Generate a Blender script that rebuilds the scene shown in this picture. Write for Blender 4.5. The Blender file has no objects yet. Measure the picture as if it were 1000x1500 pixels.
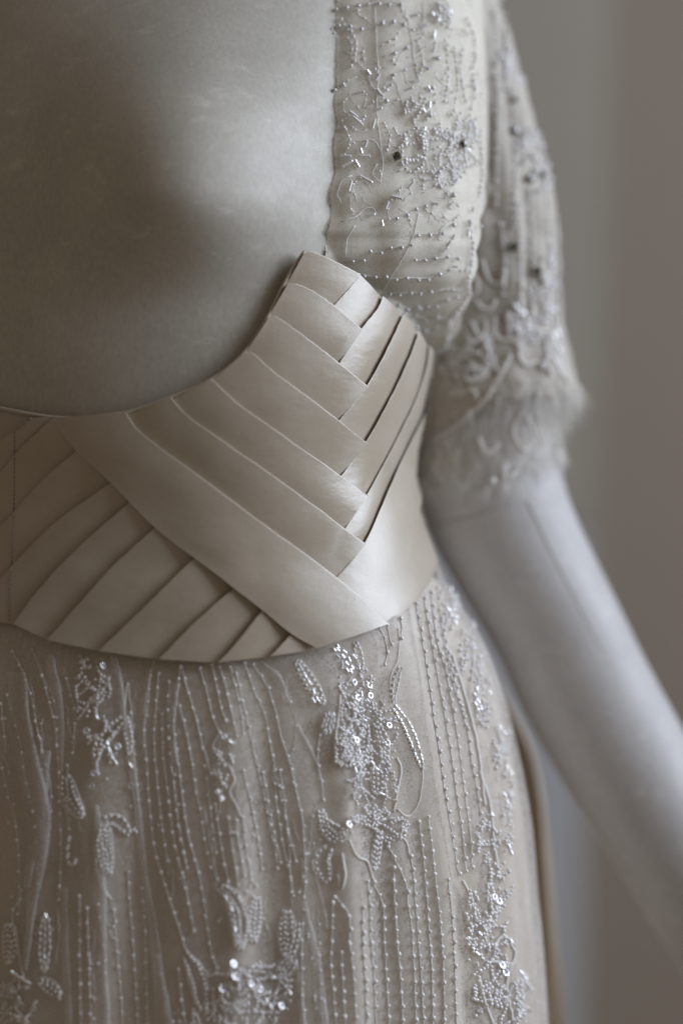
import bpy, math, random
from mathutils import Vector, noise
from mathutils.bvhtree import BVHTree

random.seed(7)
scene = bpy.context.scene
C = scene.collection

# ------------------------------------------------------------------ camera, light, exposure
K = 0.00036          # metres covered by one photograph pixel at the focus plane
D = 1.10             # metres from the lens to the front of the waist
Z0 = 1.10            # height of the lens
cam_d = bpy.data.cameras.new('camera'); cam = bpy.data.objects.new('camera', cam_d); C.objects.link(cam)
cam.location = (0, -D, Z0); cam.rotation_euler = (math.pi / 2, 0, 0)
cam_d.sensor_fit = 'VERTICAL'; cam_d.sensor_height = 36.0; cam_d.sensor_width = 24.0
cam_d.lens = 36.0 * D / (1500 * K)
cam_d.clip_start = 0.05; cam_d.clip_end = 60
cam_d.dof.use_dof = True; cam_d.dof.focus_distance = D + 0.018; cam_d.dof.aperture_fstop = 1.5
scene.camera = cam

world = bpy.data.worlds.new('World'); scene.world = world; world.use_nodes = True
bg = world.node_tree.nodes['Background']
bg.inputs['Color'].default_value = (1.0, 0.81, 0.62, 1); bg.inputs['Strength'].default_value = 0.132

def area(name, loc, target, sx, sy, power, col):
    l = bpy.data.lights.new(name, 'AREA'); l.shape = 'RECTANGLE'; l.size = sx; l.size_y = sy
    l.energy = power; l.color = col
    o = bpy.data.objects.new(name, l); C.objects.link(o); o.location = loc
    o.rotation_euler = (Vector(target) - Vector(loc)).to_track_quat('-Z', 'Y').to_euler()
    return o
# the tall window to the right of the dress form
area('window_light', (1.95, -0.22, Z0 + 0.88), (0, 0.1, Z0), 1.3, 1.6, 55, (0.78, 0.865, 1.0))

vs = scene.view_settings
vs.view_transform = 'Standard'; vs.look = 'None'; vs.gamma = 1; vs.use_curve_mapping = False; vs.exposure = 0.0
scene.cycles.use_denoising = True
scene.cycles.max_bounces = 10; scene.cycles.transparent_max_bounces = 24
scene.cycles.sample_clamp_indirect = 6

# ------------------------------------------------------------------ helpers
CAM = Vector((0, -D, Z0))
def ray(px, py):
    return Vector(((px - 500) * K, D, (750 - py) * K)).normalized()
def at(px, py, Y):
    """the point that lies on the sight line of (px, py) at depth Y"""
    f = (D + Y) / D
    return Vector(((px - 500) * K * f, Y, Z0 + (750 - py) * K * f))

def cr(pts, n):
    """n points evenly spaced along a Catmull-Rom curve through pts"""
    P = [Vector(p) for p in pts]
    if len(P) == 1: return [P[0].copy() for _ in range(n)]
    Q = [P[0] * 2 - P[1]] + P + [P[-1] * 2 - P[-2]]
    fine = []
    for i in range(len(P) - 1):
        a, b, c, d = Q[i:i + 4]
        for j in range(14):
            t = j / 14
            fine.append(0.5 * (2 * b + (c - a) * t + (2 * a - 5 * b + 4 * c - d) * t * t + (3 * b - a - 3 * c + d) * t ** 3))
    fine.append(P[-1])
    L = [0.0]
    for i in range(1, len(fine)): L.append(L[-1] + (fine[i] - fine[i - 1]).length)
    out = []; k = 0
    for i in range(n):
        s = L[-1] * i / max(1, n - 1)
        while k < len(L) - 2 and L[k + 1] < s: k += 1
        d = L[k + 1] - L[k]; t = 0 if d == 0 else (s - L[k]) / d
        out.append(fine[k].lerp(fine[k + 1], min(1, max(0, t))))
    return out
def plen(pts):
    f = cr(pts, 60); return sum((f[i + 1] - f[i]).length for i in range(59))

def tab(rows, x, c):
    """smooth table look-up, column c"""
    if x <= rows[0][0]: return rows[0][c]
    if x >= rows[-1][0]: return rows[-1][c]
    i = 0
    while rows[i + 1][0] < x: i += 1
    x0, x1 = rows[i][0], rows[i + 1][0]; h = x1 - x0; t = (x - x0) / h
    def sl(j):
        a = max(0, j - 1); b = min(len(rows) - 1, j + 1)
        return (rows[b][c] - rows[a][c]) / (rows[b][0] - rows[a][0])
    m0, m1 = sl(i) * h, sl(i + 1) * h; p0, p1 = rows[i][c], rows[i + 1][c]
    return (2*t**3-3*t*t+1)*p0 + (t**3-2*t*t+t)*m0 + (-2*t**3+3*t*t)*p1 + (t**3-t*t)*m1

def nz(x, y, z=0): return noise.noise(Vector((x, y, z)))

class MB:
    def __init__(s): s.v = []; s.f = []
    def grid(s, rows, closed=False):
        b = len(s.v); n = len(rows[0])
        for r in rows: s.v.extend(r)
        for i in range(len(rows) - 1):
            for j in range(n if closed else n - 1):
                a = b + i * n + j; c = b + i * n + (j + 1) % n
                s.f.append((a, c, c + n, a + n))
        return s
    def ball(s, p, r, ax=None, stretch=1.0, seg=7):
        b = len(s.v); Z = (ax or Vector((0, 0, 1))).normalized()
        X = Z.orthogonal().normalized(); Y = Z.cross(X)
        s.v.append(p + Z * r * stretch)
        for k in (1, 2, 3):
            a = math.pi * k / 4
            for j in range(seg):
                t = 2 * math.pi * j / seg
                s.v.append(p + (X * math.cos(t) + Y * math.sin(t)) * r * math.sin(a) + Z * r * stretch * math.cos(a))
        s.v.append(p - Z * r * stretch); e = len(s.v) - 1
        for j in range(seg):
            j2 = (j + 1) % seg
            s.f.append((b, b + 1 + j, b + 1 + j2))
            for k in (0, 1):
                o = b + 1 + k * seg; s.f.append((o + j, o + seg + j, o + seg + j2, o + j2))
            o = b + 1 + 2 * seg; s.f.append((o + j, e, o + j2))
    def bugle(s, p, d, length, r, seg=6):
        """a short glass tube with chamfered ends"""
        d = d.normalized(); X = d.orthogonal().normalized(); Y = d.cross(X); b = len(s.v)
        prof = [(-.5, .55), (-.42, 1), (.42, 1), (.5, .55)]
        for q, rr in prof:
            for j in range(seg):
                t = 2 * math.pi * j / seg
                s.v.append(p + d * length * q + (X * math.cos(t) + Y * math.sin(t)) * r * rr)
        for k in range(3):
            for j in range(seg):
                j2 = (j + 1) % seg; o = b + k * seg
                s.f.append((o + j, o + j2, o + seg + j2, o + seg + j))
        s.f.append(tuple(b + j for j in reversed(range(seg)))); s.f.append(tuple(b + 3 * seg + j for j in range(seg)))
    def tube(s, pts, r, seg=5, taper=None):
        n = len(pts)
        if n < 2: return
        rows = []; X = None
        for i, p in enumerate(pts):
            t = (pts[min(n - 1, i + 1)] - pts[max(0, i - 1)])
            if t.length < 1e-9: t = Vector((0, 0, 1))
            t.normalize()
            X = t.orthogonal() if X is None else X - t * X.dot(t)
            if X.length < 1e-6: X = t.orthogonal()
            X.normalize(); Y = t.cross(X)
            rr = r if taper is None else r * (1 + (taper - 1) * i / (n - 1))
            rows.append([p + (X * math.cos(2*math.pi*j/seg) + Y * math.sin(2*math.pi*j/seg)) * rr for j in range(seg)])
        b = len(s.v); s.grid(rows, True)
        s.f.append(tuple(b + j for j in reversed(range(seg)))); s.f.append(tuple(b + (n - 1) * seg + j for j in range(seg)))
    def lathe(s, p, nrm, prof, seg=12):
        Z = nrm.normalized(); X = Z.orthogonal().normalized(); Y = Z.cross(X)
        s.grid([[p + (X * math.cos(2*math.pi*j/seg) + Y * math.sin(2*math.pi*j/seg)) * r + Z * h for j in range(seg)] for r, h in prof], True)
    def build(s, name, mat, parent=None, smooth=True, stuff=False):
        m = bpy.data.meshes.new(name); m.from_pydata([tuple(v) for v in s.v], [], s.f)
        if smooth: m.polygons.foreach_set('use_smooth', [True] * len(m.polygons))
        m.materials.append(mat); m.update()
        o = bpy.data.objects.new(name, m); C.objects.link(o)
        if parent: o.parent = parent
        if stuff: o['kind'] = 'stuff'
        return o
    def bvh(s): return BVHTree.FromPolygons([tuple(v) for v in s.v], s.f)

# ------------------------------------------------------------------ materials
def mat(name):
    m = bpy.data.materials.new(name); m.use_nodes = True
    nt = m.node_tree; return m, nt, nt.nodes['Principled BSDF']
def setp(b, **kw):
    for k, v in kw.items():
        n = k.replace('_', ' ')
        if n in b.inputs: b.inputs[n].default_value = v
def node(nt, t, **kw):
    n = nt.nodes.new(t)
    for k, v in kw.items():
        if k in n.inputs: n.inputs[k].default_value = v
        else: setattr(n, k, v)
    return n
def coords(nt, scale=(1, 1, 1), rot=(0, 0, 0)):
    tc = node(nt, 'ShaderNodeTexCoord'); mp = node(nt, 'ShaderNodeMapping')
    mp.inputs['Scale'].default_value = scale; mp.inputs['Rotation'].default_value = rot
    nt.links.new(tc.outputs['Object'], mp.inputs['Vector']); return mp.outputs['Vector']
def noise_tex(nt, vec, scale, detail=3, rough=.55):
    n = node(nt, 'ShaderNodeTexNoise'); n.inputs['Scale'].default_value = scale
    n.inputs['Detail'].default_value = detail; n.inputs['Roughness'].default_value = rough
    nt.links.new(vec, n.inputs['Vector']); return n.outputs['Fac']
def ramp(nt, fac, stops):
    r = node(nt, 'ShaderNodeValToRGB'); e = r.color_ramp.elements
    while len(e) < len(stops): e.new(0.5)
    for i, (p, c) in enumerate(stops):
        e[i].position = p; e[i].color = c if len(c) == 4 else (*c, 1)
    nt.links.new(fac, r.inputs['Fac']); return r.outputs['Color']
def bump(nt, b, pairs):
    prev = None
    for h, s, d in pairs:
        n = node(nt, 'ShaderNodeBump'); n.inputs['Strength'].default_value = s; n.inputs['Distance'].default_value = d
        nt.links.new(h, n.inputs['Height'])
        if prev: nt.links.new(prev, n.inputs['Normal'])
        prev = n.outputs['Normal']
    nt.links.new(prev, b.inputs['Normal'])

def satin(name, c1, c2, rough=.32):
    m, nt, b = mat(name); v = coords(nt)
    mg = node(nt, 'ShaderNodeMixRGB', blend_type='MULTIPLY'); mg.inputs['Fac'].default_value = 1
    nt.links.new(ramp(nt, noise_tex(nt, v, 26, 3), [(.3, c1), (.7, c2)]), mg.inputs['Color1'])
    nt.links.new(ramp(nt, noise_tex(nt, coords(nt, (1500, 1500, 1100), (0, .6, 0)), 1, 2), [(.3, (.90,) * 3), (.7, (1.0,) * 3)]), mg.inputs['Color2'])
    nt.links.new(mg.outputs['Color'], b.inputs['Base Color'])
    nt.links.new(ramp(nt, noise_tex(nt, v, 60, 4), [(.3, (rough - .03,) * 3), (.7, (rough + .04,) * 3)]), b.inputs['Roughness'])
    setp(b, Sheen_Weight=.12, Sheen_Roughness=.4, Specular_IOR_Level=1.0, Anisotropic=.5)
    weave = noise_tex(nt, coords(nt, (2600, 2600, 900), (0, .6, 0)), 1, 1)
    bump(nt, b, [(noise_tex(nt, v, 16, 2), .14, .004), (noise_tex(nt, coords(nt, (1, 1, 2.2), (0, .65, 0)), 60, 3), .13, .002), (weave, .22, .00025)])
    return m
M_satin = satin('champagne_satin', (.50, .43, .335, 1), (.56, .49, .395, 1))
M_lining = satin('skirt_lining_satin', (.70, .625, .525, 1), (.76, .685, .585, 1), .45)
M_tan = satin('tan_lining', (.62, .50, .36, 1), (.68, .56, .42, 1), .5)

def velvet(name, c1, c2, sheen):
    m, nt, b = mat(name); v = coords(nt)
    scuff = ramp(nt, noise_tex(nt, coords(nt, (1, 1, 2.6), (0, .5, 0)), 38, 8, .72), [(.58, (0, 0, 0)), (.85, (1, 1, 1))])
    mf = node(nt, 'ShaderNodeMixRGB', blend_type='MULTIPLY'); mf.inputs['Fac'].default_value = 1
    mx = node(nt, 'ShaderNodeMixRGB'); mx.inputs['Color2'].default_value = tuple(min(1, x * 1.35) for x in c2[:3]) + (1,)
    nt.links.new(ramp(nt, noise_tex(nt, v, 14, 7, .65), [(.3, c1), (.7, c2)]), mf.inputs['Color1']); nt.links.new(ramp(nt, noise_tex(nt, coords(nt, (1, 1, .5), (0, .4, 0)), 520, 5, .7), [(.3, (.86,) * 3), (.72, (1.08,) * 3)]), mf.inputs['Color2']); nt.links.new(mf.outputs['Color'], mx.inputs['Color1']); nt.links.new(scuff, mx.inputs['Fac'])
    nt.links.new(mx.outputs['Color'], b.inputs['Base Color'])
    crushed = noise_tex(nt, coords(nt, (1, 1, 1.6), (0, .5, 0)), 17, 6, .68)
    nt.links.new(ramp(nt, crushed, [(.40, (.58,) * 3), (.66, (.38,) * 3)]), b.inputs['Roughness'])
    setp(b, Sheen_Weight=sheen, Sheen_Roughness=.35, Specular_IOR_Level=.42)
    nap = noise_tex(nt, coords(nt, (1500, 1500, 700)), 1, 2)
    nt.links.new(ramp(nt, noise_tex(nt, coords(nt, (1, 1, 2.2), (0, -.5, 0)), 11, 6, .66), [(.42, (sheen * .5,) * 3), (.66, (min(1, sheen * 1.7),) * 3)]), b.inputs['Sheen Weight'])
    bump(nt, b, [(noise_tex(nt, v, 9, 3), .05, .004), (nap, .25, .0002)])
    return m
M_velvet = velvet('grey_velvet', (.50, .475, .42, 1), (.62, .595, .53, 1), .9)
M_arm = velvet('arm_cloth', (.55, .535, .53, 1), (.62, .605, .605, 1), .8)

def plain(name, col, rough=.6, **kw):
    m, nt, b = mat(name); v = coords(nt)
    c2 = tuple(min(1, x * 1.12) for x in col)
    nt.links.new(ramp(nt, noise_tex(nt, v, 90, 3), [(.3, col), (.7, c2)]), b.inputs['Base Color'])
    setp(b, Roughness=rough, **kw); return m
M_thread = plain('white_thread', (.74, .72, .69), .7, Sheen_Weight=.4)
M_cord = plain('lace_cord', (.78, .75, .71), .6, Sheen_Weight=.4)
M_pearl = plain('pearl_bead', (.88, .86, .86), .16, Specular_IOR_Level=.8, Coat_Weight=.6, Coat_Roughness=.06)
M_silver = plain('silver_lined_bead', (.72, .72, .75), .16, Metallic=.25)
M_glass = plain('glass_bugle_bead', (.90, .89, .93), .10, Metallic=.0, Coat_Weight=1.0, Specular_IOR_Level=1.0)
M_sequin = plain('clear_sequin', (.76, .76, .79), .14, Metallic=.35, Coat_Weight=1.0)
M_smoke = plain('smoke_crystal', (.035, .032, .024), .06, Specular_IOR_Level=1.0, Coat_Weight=1.0)
M_prong = plain('crystal_setting', (.38, .33, .22), .25, Metallic=1.0)
M_seam = plain('seam_thread', (.34, .31, .28), .8)
M_fringe = plain('eyelash_yarn', (.85, .82, .77), .6, Sheen_Weight=.6)

def tulle(name, col, lo, hi, cell=820):
    """net: voronoi threads are cloth, the holes are see-through"""
    m, nt, b = mat(name); v = coords(nt)
    setp(b, Base_Color=(*col, 1), Roughness=.7, Sheen_Weight=.5)
    vo = node(nt, 'ShaderNodeTexVoronoi', feature='DISTANCE_TO_EDGE'); vo.inputs['Scale'].default_value = cell
    nt.links.new(v, vo.inputs['Vector'])
    net = ramp(nt, vo.outputs['Distance'], [(.05, (hi,) * 3), (.22, (lo,) * 3)])
    blotch = ramp(nt, noise_tex(nt, coords(nt, (1, 1, .25)), 55, 4), [(.3, (.45,) * 3), (.7, (1.25,) * 3)])
    mul = node(nt, 'ShaderNodeMath', operation='MULTIPLY')
    nt.links.new(net, mul.inputs[0]); nt.links.new(blotch, mul.inputs[1])
    tr = node(nt, 'ShaderNodeBsdfTransparent'); mix = node(nt, 'ShaderNodeMixShader')
    tl = node(nt, 'ShaderNodeBsdfTranslucent'); tl.inputs['Color'].default_value = (*col, 1)
    mx2 = node(nt, 'ShaderNodeMixShader'); mx2.inputs['Fac'].default_value = .35
    nt.links.new(b.outputs[0], mx2.inputs[1]); nt.links.new(tl.outputs[0], mx2.inputs[2])
    nt.links.new(mul.outputs[0], mix.inputs['Fac'])
    nt.links.new(tr.outputs[0], mix.inputs[1]); nt.links.new(mx2.outputs[0], mix.inputs[2])
    nt.links.new(mix.outputs[0], nt.nodes['Material Output'].inputs['Surface'])
    return m
M_tulle = tulle('skirt_tulle', (.82, .79, .76), .05, .85, 640)
M_tulle_fold = tulle('folded_tulle', (.84, .81, .79), .36, .92)
M_lace = tulle('lace_net', (.84, .80, .74), .22, .85, 520)
M_capnet = tulle('sleeve_net', (.87, .84, .77), .16, .85, 620)

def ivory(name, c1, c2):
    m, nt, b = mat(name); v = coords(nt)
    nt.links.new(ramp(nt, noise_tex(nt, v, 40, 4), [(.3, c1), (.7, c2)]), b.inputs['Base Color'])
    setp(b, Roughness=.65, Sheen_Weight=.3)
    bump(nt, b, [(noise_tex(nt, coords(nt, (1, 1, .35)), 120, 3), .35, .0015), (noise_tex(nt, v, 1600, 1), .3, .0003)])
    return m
M_ivory = ivory('ivory_organza', (.80, .765, .68, 1), (.86, .83, .75, 1))
nt = M_ivory.node_tree; tr_ = node(nt, 'ShaderNodeBsdfTransparent'); mx_ = node(nt, 'ShaderNodeMixShader')
fz = ramp(nt, noise_tex(nt, coords(nt), 70, 3), [(.35, (.88,) * 3), (.65, (.98,) * 3)])
nt.links.new(fz, mx_.inputs['Fac']); nt.links.new(tr_.outputs[0], mx_.inputs[1]); nt.links.new(nt.nodes['Principled BSDF'].outputs[0], mx_.inputs[2])
nt.links.new(mx_.outputs[0], nt.nodes['Material Output'].inputs['Surface'])
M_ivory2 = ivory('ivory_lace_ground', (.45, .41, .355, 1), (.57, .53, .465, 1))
M_wall = ivory('taupe_wall_paint', (.255, .208, .160, 1), (.27, .221, .171, 1))
M_board = ivory('grey_green_board', (.33, .30, .245, 1), (.345, .315, .26, 1))
M_board2 = ivory('blue_grey_board', (.43, .43, .44, 1), (.45, .45, .46, 1))

# ------------------------------------------------------------------ the setting: wall behind
def slab(name, pts, Y0, Y1, m):
    """an upright board: its outline in the photograph at depth Y0, thickness up to Y1"""
    b = MB(); f = [at(x, y, Y0) for x, y in pts]; n = len(f)
    b.v = f + [Vector((p.x, Y1, p.z)) for p in f]
    b.f = [tuple(range(n))] + [tuple(n + i for i in reversed(range(n)))] + [(i, i + n, (i + 1) % n + n, (i + 1) % n) for i in range(n)]
    return b.build(name, m, smooth=False)
o = slab('wall', [(-2600, -2600), (4600, -2600), (4600, 3600), (-2600, 3600)], 1.30, 1.36, M_wall); o['kind'] = 'structure'
o = slab('wall_panel', [(-600, -900), (930, -900), (866, 768), (-600, 768)], 1.262, 1.295, M_board); o['kind'] = 'structure'
o = slab('wall_panel', [(-600, 774), (858, 774), (838, 2300), (-600, 2300)], 1.268, 1.295, M_board2); o['kind'] = 'structure'

# ------------------------------------------------------------------ body shape shared by the form and the dress
YC = 0.11
ROWS = [  # photo row, right outline, depth of the front half
    (-160, 575, .046), (0, 596, .072), (200, 606, .095), (350, 612, .101), (450, 614, .108), (515, 615, .1135), (600, 602, .117), (690, 588, .117),
    (760, 608, .116), (810, 626, .116), (850, 640, .118), (930, 690, .121), (1000, 718, .124), (1100, 742, .128), (1200, 757, .131),
    (1300, 767, .133), (1400, 776, .135), (1500, 783, .137), (1640, 790, .139)]
CXP = 292           # the body's axis in the photograph
XC = at(CXP, 0, YC).x
BUST = [(at(262, 285, 0).x, at(262, 285, 0).z, .037), (at(-270, 285, 0).x, at(-270, 285, 0).z, .037)]
def body(th, py, off=0.0, fold=0.0):
    rx = (tab(ROWS, py, 1) - CXP) * K * (D + YC) / D + off; ry = tab(ROWS, py, 2) + off
    z = Z0 + (750 - py) * K * (D + YC) / D
    if math.sin(th) < 0: rx *= 1.34
    x = XC + rx * math.sin(th); y = YC - ry * math.cos(th)
    if py < 800 and math.cos(th) > -.2:
        w = max(0, math.cos(th)) ** .6
        for bx, bz, a in BUST:
            dz = (z - bz) / (.080 if z > bz else .037); dx = (x - bx) / .070
            y -= a * w * math.exp(-(dx * dx + dz * dz))
    if fold:
        g = min(1, max(0, (py - 850) / 350)); u = th * 9
        d = fold * g * (math.sin(u * 2.1 + .6 * math.sin(py * .004)) + .6 * math.sin(u * 4.3 + 1.7) + .5 * nz(u * 2, py * .006))
        x += d * math.sin(th); y -= d * math.cos(th)
    return Vector((x, y, z))
def body_grid(y0, y1, n, m, off, fold=0.0, t0=-math.pi, t1=math.pi):
    b = MB()
    b.grid([[body(t0 + (t1 - t0) * j / m, y0 + (y1 - y0) * i / n, off, fold) for j in range(m + 1)] for i in range(n + 1)])
    return b
def hit(bv, px, py, lift=0.0, cx=230):
    """where the sight line meets a surface, lifted off it along its normal"""
    for k in range(60):
        p, n, i, d = bv.ray_cast(CAM, ray(px, py))
        if p is not None:
            if n.dot(p - CAM) > 0: n = -n
            return p + n * lift, n
        px += -2.0 if px > cx else 2.0
    q = at(px, py, .1); return q, Vector((0, -1, 0))

def empty(name, loc, label, cat):
    o = bpy.data.objects.new(name, None); C.objects.link(o); o['label'] = label; o['category'] = cat
    o.empty_display_size = .05; return o

# ------------------------------------------------------------------ the dress form
form = empty('mannequin', (0, 0, 0), 'grey velvet-covered dress form with one cloth arm, wearing the beaded gown', 'mannequin')
tb = body_grid(-160, 860, 150, 150, 0.0)
for v in tb.v:
    if v.z < Z0: k_ = min(1, (Z0 - v.z) / .02); v.x = XC + (v.x - XC) * (1 - .04 * k_); v.y = YC + (v.y - YC) * (1 - .06 * k_)
torso = tb.build('torso', M_velvet, form)
ARM = [  # centre line in the photograph, half width in pixels, depth
    (690, 120, 78, .165), (700, 330, 90, .168), (704, 520, 98, .170), (706, 640, 100, .170), (724, 735, 106, .170), (752, 800, 101, .170),
    (808, 905, 96, .170), (858, 1010, 97, .170), (905, 1095, 96, .170), (960, 1190, 94, .170), (1085, 1390, 92, .170), (1160, 1510, 88, .170)]
ctr = cr([Vector((a[0], a[1], 0)) for a in ARM], 90)
ab = MB(); rows = []
for i, c in enumerate(ctr):
    # half width looked up by row
    hw = tab([(a[1], a[2]) for a in ARM], c.y, 1)
    t = (ctr[min(89, i + 1)] - ctr[max(0, i - 1)]).normalized()
    side = Vector((t.y, -t.x, 0)); f = (D + .17) / D
    base = at(c.x, c.y, .170); r = hw * K * f
    S = Vector((side.x, 0, -side.y))
    rows.append([base + S * r * math.cos(a) + Vector((0, -1, 0)) * r * .93 * math.sin(a) for a in [2 * math.pi * j / 48 for j in range(48)]])
ab.grid(rows, True)
tbvh = tb.bvh()
arm = ab.build('arm', M_arm, form); abv = ab.bvh()
def on(bv, pts, n, lift, cx=230): return [hit(bv, p.x, p.y, lift, cx)[0] for p in cr([(x, y, 0) for x, y in pts], n)]
for pts in ([(640, 768), (690, 756), (735, 743), (771, 734)], [(771, 734), (800, 795), (830, 855), (866, 925), (896, 980)]):
    b = MB(); b.tube(on(abv, pts, 40, .0000, 740), .0005, 5, .25); b.build('arm_seam', M_seam, arm)

# ------------------------------------------------------------------ the dress
dress = empty('wedding_dress', (0, 0, 0), 'champagne wedding gown with pleated satin waistband and beaded tulle skirt on the dress form', 'dress')

# ---- waistband
BAND = .0062
bandb = body_grid(300, 1010, 130, 200, BAND); bbv = bandb.bvh()
PLEATS = []
def strip(A, B, h, name, m, parent, nu=44, nv=12, ext=0.0, fold=True, seed=0, ends=(0, 0), wr=.00036, bow=.0006):
    """a folded band of cloth between curve A (the crisp fold) and curve B; h = lift at A0, A1, B0, B1"""
    a = cr([(x, y, 0) for x, y in A], nu); b = cr([(x, y, 0) for x, y in B], nu); rows = []
    for i, p in enumerate(a): p.x += .7 * nz(i * .35, seed * 3.1) * min(1, i / 4); p.y += .7 * nz(i * .3, seed * 3.1 + 50) * min(1, i / 4)
    if ends[0]:
        for c in (a, b): c[0] = c[0] + (c[0] - c[1]).normalized() * ends[0]
    if ends[1]:
        for c in (a, b): c[-1] = c[-1] + (c[-1] - c[-2]).normalized() * ends[1]
    vs_ = []
    if fold: vs_ += [('u', 7.0, -.0030), ('u', 2.0, -.0011), ('u', .4, -.0005), ('u', .0, -.00025), ('u', .15, -.0001)]
    vs_ += [('v', j / nv, 0) for j in [0, .25] + list(range(1, nv + 1))]
    for kind, val, dh in vs_:
        row = []
        for i in range(nu):
            u = i / (nu - 1); dirv = b[i] - a[i]; L = max(dirv.length, 1e-6); dn = dirv / L
            if kind == 'u': q = a[i] + dn * val; v = 0
            else: v = val; q = a[i] + dn * ((L + ext) * v + .8)
            hh = (h[0] * (1 - u) + h[1] * u) * (1 - v) + (h[2] * (1 - u) + h[3] * u) * v
            hh += bow * math.sin(math.pi * min(1, v * 1.05)) + dh
            hh += wr * 2.0 * nz(q.x * .013 + seed * 7.3, q.y * .017, seed) * (.3 + v) + wr * .15 * nz(q.x * .06 + seed, q.y * .06, 3)
            row.append(hit(bbv, q.x, q.y, max(hh, -.0008))[0])
        rows.append(row)
    mb = MB(); mb.grid(rows); PLEATS.append(mb); return mb.build(name, m, parent)

top = [(-60, 592), (40, 607), (120, 612), (188, 605), (252, 583), (310, 557), (358, 517), (392, 466), (418, 416), (447, 370), (519, 406), (554, 437), (584, 463), (606, 488), (622, 508), (634, 524), (640, 560)]
bot = [(-60, 876), (20, 908), (90, 943), (150, 953), (235, 965), (321, 970), (395, 960), (430, 953), (461, 948), (500, 939), (535, 927), (562, 915), (585, 901), (612, 881), (632, 853), (645, 828), (652, 812)]
band = MB()
NB = 90
ta, ba = [], []
for i in range(NB):
    s = i / (NB - 1) * (len(top) - 1); k = min(len(top) - 2, int(s)); f = s - k
    ta.append(Vector((*top[k], 0)).lerp(Vector((*top[k + 1], 0)), f)); ba.append(Vector((*bot[k], 0)).lerp(Vector((*bot[k + 1], 0)), f))
rows = []
for j in range(41):
    v = j / 40
    rows.append([hit(bbv, p.x, p.y, -.0010 if 0 < j < 40 else -.0018)[0] for p in [ta[i].lerp(ba[i], v) for i in range(NB)]])
band.grid(rows)
# the fitted side of the band goes on round to the back
waist = band.build('waistband', M_satin, dress)
bk = MB(); bk.grid([[body(math.radians(80) + (math.radians(200) - math.radians(80)) * j / 60, 525 + (845 - 525) * i / 40, BAND - .0028) for j in range(61)] for i in range(41)])
bk.build('side_panel', M_satin, waist)

mm = .001
A = [  # crisp upper fold, lower extent, for the pleats that run down to the right
    ([(440, 371), (452, 368), (480, 381), (520, 403)], [(418, 418), (448, 430), (484, 449)]),
    ([(418, 416), (430, 416), (455, 428), (490, 455), (523, 484)], [(391, 468), (410, 474), (455, 507), (493, 532)]),
    ([(392, 466), (403, 466), (450, 500), (490, 532), (531, 566)], [(358, 519), (380, 535), (450, 586), (492, 615)]),
    ([(358, 517), (371, 520), (400, 547), (460, 592), (529, 648)], [(310, 559), (330, 580), (400, 632), (496, 697)]),
    ([(310, 557), (319, 565), (345, 590), (400, 630), (470, 681), (530, 728)], [(252, 586), (265, 600), (300, 628), (400, 702), (501, 775)]),
    ([(252, 583), (259, 592), (275, 609), (300, 628), (376, 682), (452, 739), (528, 799)], [(188, 608), (200, 625), (300, 703), (400, 780), (487, 849)]),
    ([(188, 605), (193, 614), (215, 639), (300, 703), (376, 762), (433, 805), (488, 849), (528, 883), (562, 917)],
     [(83, 612), (115, 659), (165, 706), (228, 771), (285, 817), (340, 861), (382, 894), (424, 929), (461, 951)])]
LC = [  # crisp left folds of the steep pleats on the right
    [(521, 403), (505, 424), (484, 449)],
    [(554, 435), (546, 454), (523, 484), (493, 531)],
    [(584, 461), (562, 508), (531, 565), (493, 614)],
    [(606, 486), (592, 524), (560, 592), (529, 648), (496, 695)],
    [(622, 506), (617, 542), (600, 592), (566, 661), (530, 730), (501, 774)],
    [(635, 521), (632, 556), (615, 606), (582, 672), (554, 741), (528, 798), (487, 849)],
    [(641, 524), (638, 566), (625, 640), (618, 700), (600, 790), (583, 839), (549, 894)]]
for i in range(7):
    t, b = A[i]; last = i == 6
    h = (3.4*mm, 4.8*mm, .2*mm, .8*mm) if not last else (3.8*mm, 5.4*mm, 3.8*mm, 5.0*mm)
    strip(t, b, h, 'pleat', M_satin, waist, ext=0 if last else 9, seed=i + 1, nu=54, nv=14)
    if i < 6:
        r = LC[i + 1]
        strip(LC[i], r, (3.4*mm, 3.0*mm, .5*mm, .5*mm) if i < 4 else (2.7*mm, 2.7*mm, .5*mm, .5*mm) if i < 5 else (2.9*mm, 2.9*mm, 2.0*mm, 2.4*mm), 'pleat', M_satin, waist, ext=0 if i == 5 else 7, seed=20 + i,
            nu=44, nv=10, ends=(0, 6))
b_ = [  # crisp folds of the lower left pleats, from the waist seam up to the long pleat
    [(-60, 690), (0, 650), (30, 628), (52, 612)],
    [(-60, 752), (0, 700), (31, 661), (75, 618), (84, 610)],
    [(-60, 832), (0, 777), (21, 756), (70, 700), (115, 661), (126, 652)],
    [(-60, 905), (0, 855), (23, 829), (84, 766), (165, 707), (176, 699)],
    [(24, 915), (60, 865), (122, 798), (192, 735), (203, 726)],
    [(72, 938), (115, 889), (171, 826), (228, 772), (239, 762)],
    [(146, 954), (217, 885), (285, 817), (296, 807)],
    [(233, 966), (287, 910), (340, 863), (351, 853)],
    [(318, 971), (338, 950), (382, 895), (392, 884)],
    [(393, 962), (405, 950), (424, 929), (432, 920)],
    [(461, 952), (462, 951), (463, 949), (464, 946)]]
for i in range(10):
    strip(b_[i], b_[i + 1], (4.0*mm, 3.4*mm, .0*mm, .1*mm), 'pleat', M_satin, waist, ext=6 if i < 9 else 0, seed=40 + i, nu=40, nv=10)
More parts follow.
